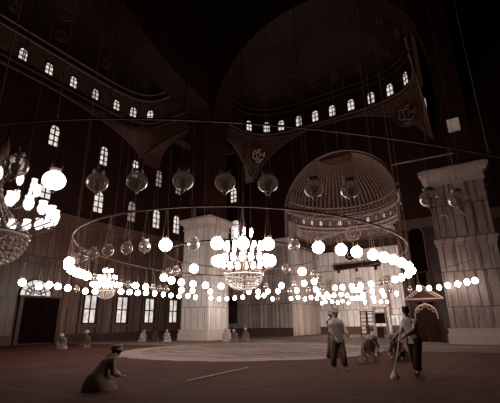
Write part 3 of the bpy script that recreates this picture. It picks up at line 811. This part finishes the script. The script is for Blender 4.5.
for i, (x, y, l) in enumerate(sorted([p for p in F_ if p[1] > 35], key=bearing)):
    globe('lit' if l else 'clear', 0, x, y, HZ, 'tiny lit globe lamp hanging before the recessed bay, %s from the left' % ordn(i), 'globe lamps of the recessed bay')
for i, (x, y, l) in enumerate(sorted([p for p in F_ if p[1] < 35], key=bearing)):
    globe('lit' if l else 'clear', 0, x, y, HZ, '%s globe lamp hanging beyond the great ring towards the bay, %s from the left' % ('lit' if l else 'unlit', ordn(i)), 'globe lamps between ring and bay')

# iron rings from which they hang
def ring_curve(c, s, n=96):
    pts = []
    for i in range(n):
        t = 2 * PI * i / n; r = s[0]
        for q in range(1, (len(s) - 1) // 2 + 1): r += s[2 * q - 1] * math.cos(q * t) + s[2 * q] * math.sin(q * t)
        pts.append((c[0] + r * math.cos(t), c[1] + r * math.sin(t)))
    return pts
def hang_ring(name, label, pts, z, top, nrod, closed=True, mat='iron_brown', hw=.03, hh=.045):
    c = (sum(p[0] for p in pts) / len(pts), sum(p[1] for p in pts) / len(pts))
    t = thing(name, label, 'lamp ring', (c[0], c[1], z))
    lp = [(x - c[0], y - c[1], 0) for x, y in pts]
    MB().band(lp, hw, hh, closed).build('iron_band', mat, t)
    step = len(pts) / nrod
    for i in range(nrod):
        p = lp[min(len(lp) - 1, int(i * step + (0 if closed else step / 2)))]
        if p[1] + c[1] > 27: continue
        MB().tube([p, (p[0], p[1], top - z)], .012, 4).build('suspension_rod', 'wire', t)
    return t
RC = ring_curve((-10.3, 16.), [7.87, .23, -.08, -.64, -.19, -.04, .18])
hang_ring('hanging_lamp_ring', 'great round iron lamp ring hanging in the middle of the hall', RC, HZ + 1.1, 37.9, 22, hw=.025, hh=.03)
CC_ = ring_curve((-10.3, 16.), [3.95, -.28, .05, -.38, -.04], 48)
hang_ring('hanging_lamp_ring', 'small iron lamp ring around the central chandelier', CC_, HZ + 1.1, 37.9, 6, mat='iron', hw=.02, hh=.025)
nr = sorted(E_NEAR, key=bearing)
ext = [(nr[0][0] - .5, nr[0][1] - .7)] + [(p[0], p[1]) for p in nr] + [(.05, 8.3), (.5, 9.1)]
# smooth the near row's bar
sm = []
for i in range(40):
    f_ = i / 39; x = -6.3 + f_ * 6.7; y = 3.05 + .0 + (-.0) if False else None
    sm.append(None)
import itertools
def qfit(ps):   # quadratic y(x) through the lamps
    n = len(ps); X = [[1, p[0], p[0] ** 2] for p in ps]; Y = [p[1] for p in ps]
    A = [[sum(X[k][i] * X[k][j] for k in range(n)) for j in range(3)] for i in range(3)]; b = [sum(X[k][i] * Y[k] for k in range(n)) for i in range(3)]
    m = Matrix(A).inverted() @ Vector(b); return lambda x: m[0] + m[1] * x + m[2] * x * x
q_ = qfit([p for p in E_NEAR[1:]])
bar_pts = [(-6.9 + i * .25, q_(-6.9 + i * .25)) for i in range(31)]
hang_ring('lamp_rail', 'long curved brown iron rail carrying the nearest row of globes', bar_pts, HZ + 1.1, 37.9, 9, closed=False, hw=.012, hh=.016)
fr_ = [(p[0], p[1]) for p in sorted([p for p in E_FAR], key=bearing)]
# light wires that carry the far rows
sel = [(-20.3, 9.5), (-21.2, 14), (-21.3, 20), (-21.1, 26), (-18.6, 28.6), (-16.4, 30.6), (-14.2, 32.2), (-11, 32), (-8, 33), (-5.6, 30.5), (-4, 28.4), (-2.0, 26.5), (-.6, 24.2)]
hang_ring('hanging_lamp_wire', 'thin dark wire carrying the outermost far row of globes', sel, HZ + 1.1, 37.9, 9, closed=False, mat='iron', hw=.012, hh=.012)

# ------------------------------------------------------------------ chandeliers
def chandelier(label, loc, sc, group, soft=False, top=37.9):
    t = thing('chandelier', label, 'chandelier', loc); k = sc
    sm_ = 'shade_soft' if soft else 'shade'
    MB().lathe([(.05 * k, -.9 * k), (.12 * k, -.6 * k), (.06 * k, -.3 * k), (.14 * k, .1 * k), (.07 * k, .6 * k), (.15 * k, 1.2 * k), (.06 * k, 1.8 * k), (.1 * k, 2.5 * k), (.04 * k, 2.9 * k)], (0, 0, 0), 12).build('stem', 'wire', t, True)
    MB().tube([(0, 0, 2.9 * k), (0, 0, top - loc[2])], .02, 5).build('suspension_chain', 'iron', t)
    # crystal basket: strands of beads from the rim to the tip
    bk = MB()
    for q in range(30):
        a = 2 * PI * q / 30
        for i in range(9):
            f = i / 9; r = .93 * k * math.cos(f * PI / 2) ** .8; z = -.72 * k * math.sin(f * PI / 2) - .02
            bk.sphere((r * math.cos(a), r * math.sin(a), z), .042 * k, 5, 3)
    bk.lathe([(.95 * k, -.03 * k), (.99 * k, 0), (.95 * k, .05 * k)], (0, 0, 0), 30, False)
    for zz, rr in ((-.33, .84), (-.58, .6)): bk.tube([(rr * k * math.cos(2 * PI * i / 28), rr * k * math.sin(2 * PI * i / 28), zz * k) for i in range(28)], .02 * k, 4, True)
    bk.sphere((0, 0, -.82 * k), .08 * k, 8, 6)
    bk.build('crystal_basket', 'crystal', t)
    # upper garlands
    ga = MB()
    for q in range(18):
        ga = MB(); a = 2 * PI * q / 18
        ga.tube([((.12 + .85 * (1 - i / 7) ** 1.6) * k * math.cos(a), (.12 + .85 * (1 - i / 7) ** 1.6) * k * math.sin(a), (.1 + 1.2 * i / 7) * k) for i in range(8)], .006, 3)
        for i in range(8):
            f = i / 7; r = (.12 + .85 * (1 - f) ** 1.6) * k; ga.sphere((r * math.cos(a), r * math.sin(a), (.1 + 1.2 * f) * k), .03 * k, 5, 3)
        ga.build('crystal_garland', 'crystal', t)
    for (nm, R, z, n, hs) in (('lower', 1.5, .62, 22, 1.0), ('middle', .95, 1.38, 12, .7), ('top', .45, 2.1, 6, .55)):
        arm = MB()
        for q in range(n):
            a = 2 * PI * q / n + .1; ca, sa = math.cos(a), math.sin(a)
            arm.tube([(.08 * k * ca, .08 * k * sa, (z - .35) * k), (R * .55 * k * ca, R * .55 * k * sa, (z - .5) * k), (R * k * ca, R * k * sa, (z - .22) * k), (R * k * ca, R * k * sa, (z - .12) * k)], .018 * k, 4)
        arm.build('arms', 'wire', t)
        first = None
        for q in range(n):
            a = 2 * PI * q / n + .1
            if first is None:
                first = o = MB().lathe([(.05 * k * hs, -.12 * k), (.12 * k * hs, -.03 * k), (.135 * k * hs, .07 * k), (.10 * k * hs, .17 * k), (.115 * k * hs, .24 * k)], (0, 0, 0), 8).build('lit_shade', sm_, t, True)
            else:
                o = first.copy(); C.objects.link(o); o.parent = t
            o.location = (R * k * math.cos(a), R * k * math.sin(a), z * k)
    return t
chandelier('great lit crystal chandelier hanging in the centre of the lamp rings', (-10.55, 16.0, 3.68), 1.0, None)
chandelier('small lit crystal chandelier low before the left windows', (-27.0, 20.4, 4.05), .78, None, top=29)
chandelier('tall crystal chandelier close to the camera at the left edge', (-11.6, 4.75, 3.75), 1.05, None, soft=True)

# compact lit cluster in the recessed bay
cl = thing('ring_chandelier', 'small round cluster of lit lamps with an open centre in the recessed bay', 'chandelier', (-13.1, 42.4, 4.0))
MB().tube([(.6 * math.cos(2 * PI * i / 20), .6 * math.sin(2 * PI * i / 20), .0) for i in range(20)], .03, 4, True).tube([(0, 0, .5), (0, 0, 9.0)], .012, 4).build('iron_band', 'iron', cl)
first = MB().sphere((0, 0, 0), .19, 10, 7).build('lit_globe', 'lit_strong', cl, True)
for q in range(15):
    a = 2 * PI * q / 9 if q < 9 else 2 * PI * q / 6
    if q: o = first.copy(); C.objects.link(o); o.parent = cl
    else: o = first
    o.location = (.6 * math.cos(a), .6 * math.sin(a), -.1) if q < 9 else (.45 * math.cos(a), .45 * math.sin(a), .75)

# rods seen on the floor
rd = MB().tube([(-6.84, 7.75, .03), (-7.0, 9.4, .03), (-7.13, 11.0, .03)], .018, 5).build('floor_rope', 'cloth_white')
tag(rd, 'thin pale rope lying straight across the dark carpet', 'rope')

# ------------------------------------------------------------------ people
def skin_mesh(name, joints, edges, mat, parent, lvl=2):
    me = bpy.data.meshes.new(name); me.from_pydata([j[0] for j in joints], edges, []); me.update()
    o = bpy.data.objects.new(name, me); C.objects.link(o)
    md_ = o.modifiers.new('s', 'SKIN'); md_.use_smooth_shade = True
    for v, j in zip(me.skin_vertices[0].data, joints):
        r = j[1]; v.radius = (r, r) if not isinstance(r, tuple) else r
    me.skin_vertices[0].data[0].use_root = True
    sb = o.modifiers.new('d', 'SUBSURF'); sb.levels = lvl; sb.render_levels = lvl
    dg = bpy.context.evaluated_depsgraph_get(); ev = o.evaluated_get(dg)
    nm = bpy.data.meshes.new_from_object(ev); o.modifiers.clear(); o.data = nm
    nm.materials.clear(); nm.materials.append(M[mat])
    for p in nm.polygons: p.use_smooth = True
    o.parent = parent; return o

def head_parts(t, hp, yaw, mat_hat, hat='turban', lean=0):
    """nose, ears, eyes, hair and head cloth around a head centre; face looks along -y before yaw"""
    R_ = Matrix.Rotation(yaw, 3, 'Z')
    P = lambda x, y, z: tuple(Vector(hp) + R_ @ Vector((x, y, z)))
    h = MB(); h.sphere(P(0, .015, .045), .098, 12, 8, 1, 1.1, .95)
    b0 = h.v[:]; h.build('hair', 'hair', t, True)
    e = MB()
    for s_ in (-1, 1): MB().sphere(P(s_ * .033, -.088, .005), .011, 6, 4).build('eye', 'hair', t)
    m = MB()
    if hat == 'turban':
        for q in range(4):
            m.tube([P((.105 - .008 * q) * math.cos(2 * PI * i / 14), (.118 - .008 * q) * math.sin(2 * PI * i / 14) + .01, .06 + .028 * q + .02 * math.sin(2 * PI * i / 14 + q)) for i in range(14)], .03, 6, True)
        m.sphere(P(0, .01, .11), .08, 10, 6, 1, 1, .8)
    else:
        m.lathe([(.095, 0), (.088, .1), (.082, .105), (.001, .11)], P(0, .01, .06), 14)
    m.build('turban' if hat == 'turban' else 'cap', mat_hat, t, True)

def hand(J, Ed, wrist_i, wrist, d, side):
    """five fingers rooted in a palm; d = direction of the hand"""
    d = Vector(d).normalized(); up = Vector((0, 0, 1)) if abs(d.z) < .8 else Vector((0, 1, 0))
    x = d.cross(up).normalized(); w = Vector(wrist)
    J.append((tuple(w + d * .07), (.034, .02))); pi = len(J) - 1; Ed.append((wrist_i, pi))
    for q, (off, ln) in enumerate(((-.027, .075), (-.009, .085), (.009, .08), (.027, .062))):
        a = w + d * .10 + x * off * 1.0; b = a + d * ln * .55; c = b + d * ln * .35 + Vector((0, 0, -.02))
        J.append((tuple(a), .011)); J.append((tuple(b), .010)); J.append((tuple(c), .008))
        n = len(J); Ed += [(pi, n - 3), (n - 3, n - 2), (n - 2, n - 1)]
    a = w + d * .04 - x * .04 * side; b = a + d * .045 - x * .015 * side
    J.append((tuple(a), .012)); J.append((tuple(b), .010)); n = len(J); Ed += [(pi, n - 2), (n - 2, n - 1)]

def standing(label, loc, yaw, shirt, trousers, hatm, hat='turban', arms=((.0, -.1), (.0, -.1)), stride=.12, bend=0.0, H=1.72):
    t = thing('person', label, 'person', loc, yaw)
    by = -math.sin(bend) * .5; bz = (1 - math.cos(bend)) * .5
    pel = (0, 0, .93); ch = (0, by * .8, 1.28 - bz); nk = (0, by * 1.2, 1.47 - bz * 1.5); hd = (0, by * 1.35 - .015, 1.62 - bz * 1.9)
    J = [(pel, (.15, .11)), ((0, by * .4, 1.1 - bz * .4), (.14, .10)), (ch, (.165, .11)), (nk, .055), ((0, nk[1] - .01, nk[2] + .07), .06), (hd, (.078, .092)), ((0, hd[1], hd[2] + .08), (.07, .08))]
    Ed = [(0, 1), (1, 2), (2, 3), (3, 4), (4, 5), (5, 6)]
    J.append(((0, hd[1] - .10, hd[2] - .015), .014)); Ed.append((5, len(J) - 1))
    hands = []
    for s_, (fx, fy) in zip((-1, 1), arms):
        sh = (s_ * .19, ch[1], ch[2] + .12); el = (s_ * .25 + fx, ch[1] + fy * .6 + .02, ch[2] - .16); wr = (s_ * .24 + fx * 1.5, ch[1] + fy * 2.2 - .03, ch[2] - .38 + abs(fy) * .5)
        b = len(J); J += [(sh, .062), (el, .046), (wr, .03)]; Ed += [(2, b), (b, b + 1), (b + 1, b + 2)]
        d_ = Vector(wr) - Vector(el); hand(J, Ed, b + 2, wr, d_, s_); hands.append(Vector(wr) + d_.normalized() * .1)
        fy_ = -s_ * stride
        b = len(J); J += [((s_ * .09, 0, .86), .095), ((s_ * .10, fy_ * .5 - .02, .48), .062), ((s_ * .10, fy_, .09), .042), ((s_ * .10, fy_ - .06, .035), (.042, .03)), ((s_ * .11, fy_ - .17, .03), (.045, .025))]
        Ed += [(0, b), (b, b + 1), (b + 1, b + 2), (b + 2, b + 3), (b + 3, b + 4)]
    skin_mesh('body', J, Ed, 'skin', t)
    # shirt
    G = MB(); n = 20
    prof = [(.205, .78, 0), (.195, .93, 0), (.185, 1.1, by * .4), (.215, 1.28, by * .8), (.225, 1.36, by * .95), (.15, 1.455, by * 1.15), (.085, 1.49, by * 1.2)]
    vs = [(r * math.cos(2 * PI * i / n), yo + r * .68 * math.sin(2 * PI * i / n), z - bz * (z - .93) * 1.8) for r, z, yo in prof for i in range(n)]
    G.add(vs, [(a * n + i, a * n + (i + 1) % n, (a + 1) * n + (i + 1) % n, (a + 1) * n + i) for a in range(len(prof) - 1) for i in range(n)])
    for s_, (fx, fy) in zip((-1, 1), arms):
        sh = (s_ * .17, ch[1], ch[2] + .12); el = (s_ * .25 + fx, ch[1] + fy * .6 + .02, ch[2] - .16); wr = (s_ * .24 + fx * 1.5, ch[1] + fy * 2.2 - .03, ch[2] - .36 + abs(fy) * .5)
        G.tube([sh, el, wr], [.085, .068, .052], 10)
    G.build('shirt', shirt, t, True)
    # loose trousers
    G = MB()
    for s_ in (-1, 1):
        fy_ = -s_ * stride
        G.tube([(s_ * .085, 0, .92), (s_ * .10, 0, .8), (s_ * .105, fy_ * .5 - .02, .48), (s_ * .10, fy_, .13)], [.125, .125, .10, .085], 12)
    G.build('trousers', trousers, t, True)
    head_parts(t, hd, 0, hatm, hat)
    return t, hands

def seated(label, loc, yaw, robe, hatm, hat='turban', bow=0.0, sc=1.0):
    """figure sitting back on folded legs"""
    t = thing('person', label, 'person', loc, yaw)
    by = -bow
    pel = (0, .08, .20); ch = (0, by * .55, .58 - bow * .12); nk = (0, by * .9, .78 - bow * .3); hd = (0, by * 1.1 - .02, .93 - bow * .5)
    J = [(pel, (.17, .14)), ((0, by * .25 + .04, .4), (.14, .11)), (ch, (.165, .115)), (nk, .055), ((0, hd[1] + .01, hd[2] - .08), .058), (hd, (.078, .092)), ((0, hd[1], hd[2] + .08), (.07, .08))]
    Ed = [(0, 1), (1, 2), (2, 3), (3, 4), (4, 5), (5, 6)]
    J.append(((0, hd[1] - .10, hd[2] - .015), .014)); Ed.append((5, len(J) - 1))
    for s_ in (-1, 1):
        sh = (s_ * .19, ch[1], ch[2] + .10); el = (s_ * .25, ch[1] - .04, ch[2] - .18); wr = (s_ * .15, ch[1] - .24, .27)
        b = len(J); J += [(sh, .062), (el, .046), (wr, .03)]; Ed += [(2, b), (b, b + 1), (b + 1, b + 2)]
        hand(J, Ed, b + 2, wr, (0, -1, -.15), s_)
        b = len(J); J += [((s_ * .11, .02, .17), .10), ((s_ * .2, -.36, .10), .07), ((s_ * .16, .0, .05), .05), ((s_ * .12, .22, .04), (.04, .03))]
        Ed += [(0, b), (b, b + 1), (b + 1, b + 2), (b + 2, b + 3)]
    skin_mesh('body', J, Ed, 'skin', t)
    G = MB(); n = 22
    prof = [(.36, .0, -.06, 1.05), (.35, .10, -.06, 1.05), (.26, .26, .0, 1.0), (.2, .42, by * .25 + .03, .8), (.235, .58, by * .55, .7), (.235, .68, by * .72, .66), (.15, .775, by * .88, .7), (.08, .81, by * .93, .8)]
    vs = [(r * math.cos(2 * PI * i / n) * (1 + .03 * math.sin(5 * 2 * PI * i / n)), yo + r * e * math.sin(2 * PI * i / n), z - bow * .3 * max(0, z - .3)) for r, z, yo, e in prof for i in range(n)]
    G.add(vs, [(a * n + i, a * n + (i + 1) % n, (a + 1) * n + (i + 1) % n, (a + 1) * n + i) for a in range(len(prof) - 1) for i in range(n)])
    for s_ in (-1, 1):
        G.tube([(s_ * .17, ch[1], ch[2] + .09), (s_ * .26, ch[1] - .04, ch[2] - .18), (s_ * .16, ch[1] - .2, .29)], [.085, .075, .065], 10)
    G.build('robe', robe, t, True)
    head_parts(t, hd, 0, hatm, hat)
    if sc != 1: t.scale = (sc,) * 3
    return t

standing('person in a white shirt and pale trousers standing right of centre on the carpet', (-4.35, 11.7, 0), .9, 'cloth_white', 'cloth_grey', 'cloth_white', 'turban', stride=.16)
_, hs = standing('person in a white shirt holding a broom before the carved gate', (-2.15, 11.6, 0), -.5, 'cloth_white', 'cloth_dark', 'cloth_brown', 'cap', arms=((.03, -.16), (-.03, -.2)), stride=.1, bend=.25)
# broom of the sweeper
br = thing('broom', 'long pale handled broom sweeping the dark carpet at lower right', 'broom', (-2.55, 10.7, 0))
top = Vector((-4.3, 21.2, 1.0)) - Vector((-2.55, 10.7, 0))
dirb = Vector((.16, .62, 1.15))
MB().tube([(0, 0, .12), tuple(dirb)], .022, 7).build('handle', 'cloth_white', br)
h_ = MB().lathe([(.12, .0), (.1, .07), (.05, .15), (.025, .2)], (0, 0, 0), 12)
h_.build('bristles', 'palewood', br)
standing('person in brown with pale trousers walking behind the white shirted person', (-5.5, 14.3, 0), 1.2, 'cloth_brown', 'cloth_grey', 'cloth_white', 'turban', stride=.18)
G_ = 'people seated on the carpet'
for (x, y, yaw, rb, ht, bow, lb) in (
    (-27.6, 25.2, 1.2, 'cloth_white', 'cloth_white', .3, 'seated person in a white robe below the left windows, leftmost of three'),
    (-26.3, 25.5, .9, 'cloth_brown', 'cloth_brown', .1, 'seated person in a brown robe between two white robed people by the wall'),
    (-25.1, 25.8, .5, 'cloth_white', 'cloth_white', .25, 'seated person in a white robe closest to the pale pier on its left'),
    (-19.8, 27.2, .6, 'cloth_white', 'cloth_white', .2, 'seated person in a white robe just right of the pale pier'),
    (-19.0, 27.4, .3, 'cloth_grey', 'cloth_white', .3, 'seated person in a grey robe right of the pale pier, beside the white robe'),
    (-18.1, 27.7, .2, 'cloth_grey', 'cloth_white', .1, 'seated person in grey rightmost of three under the dark window'),
    (-23.9, 15.2, .8, 'cloth_grey', 'cloth_white', .35, 'kneeling person in grey bowing near the left door'),
    (-22.9, 16.2, .4, 'cloth_brown', 'cloth_white', .0, 'seated person in brown with a pale turban left on the carpet'),
    (-4.3, 14.6, .5, 'cloth_grey', 'cloth_white', .35, 'crouching person in a grey robe left of the broom'),
    (-3.35, 15.4, -.3, 'cloth_brown', 'cloth_brown', .4, 'crouching person in brown beside the grey robed one left of the broom'),
    (-5.2, 18.0, .9, 'cloth_brown', 'cloth_white', .3, 'crouching person in brown with a pale turban behind the standing people'),
    (-7.85, 5.95, 2.9, 'cloth_lightened', 'cloth_lightened', .35, 'large brown robed kneeling person close to the camera at lower left')):
    seated(lb, (x, y, 0), yaw, rb, ht, 'turban' if ht != 'cloth_brown' else 'cap', bow)

# ------------------------------------------------------------------ light, world, camera
w = bpy.data.worlds.new('World'); S.world = w; w.use_nodes = True
bg = w.node_tree.nodes['Background']; bg.inputs[0].default_value = (1, .5, .35, 1); bg.inputs[1].default_value = .01

cam = bpy.data.cameras.new('camera'); co = bpy.data.objects.new('camera', cam); C.objects.link(co)
cam.sensor_width = 36; cam.sensor_fit = 'HORIZONTAL'; cam.lens = 378.6 / 500 * 36; cam.clip_start = .05; cam.clip_end = 300
yaw, pitch, roll = math.radians(32.35), math.radians(17.96), math.radians(-.8)
Fw = Vector((-math.sin(yaw) * math.cos(pitch), math.cos(yaw) * math.cos(pitch), math.sin(pitch)))
Rt = Vector((math.cos(yaw), math.sin(yaw), 0)); Up = Rt.cross(Fw)
# roll: image x' = x cos r - y sin r (image y down)
cr, sr = math.cos(roll), math.sin(roll)
X = Rt * cr + Up * sr; Y = Up * cr - Rt * sr; Z = -Fw
m = Matrix((X, Y, Z)).transposed().to_4x4(); m.translation = Vector((0, 0, 1.34)); co.matrix_world = m
S.camera = co
S.view_settings.view_transform = 'Standard'; S.view_settings.look = 'None'; S.view_settings.gamma = 1
S.view_settings.use_curve_mapping = False
S.view_settings.exposure = 0.0
S.cycles.max_bounces = 6; S.cycles.transparent_max_bounces = 16
S.cycles.sample_clamp_indirect = 4.0
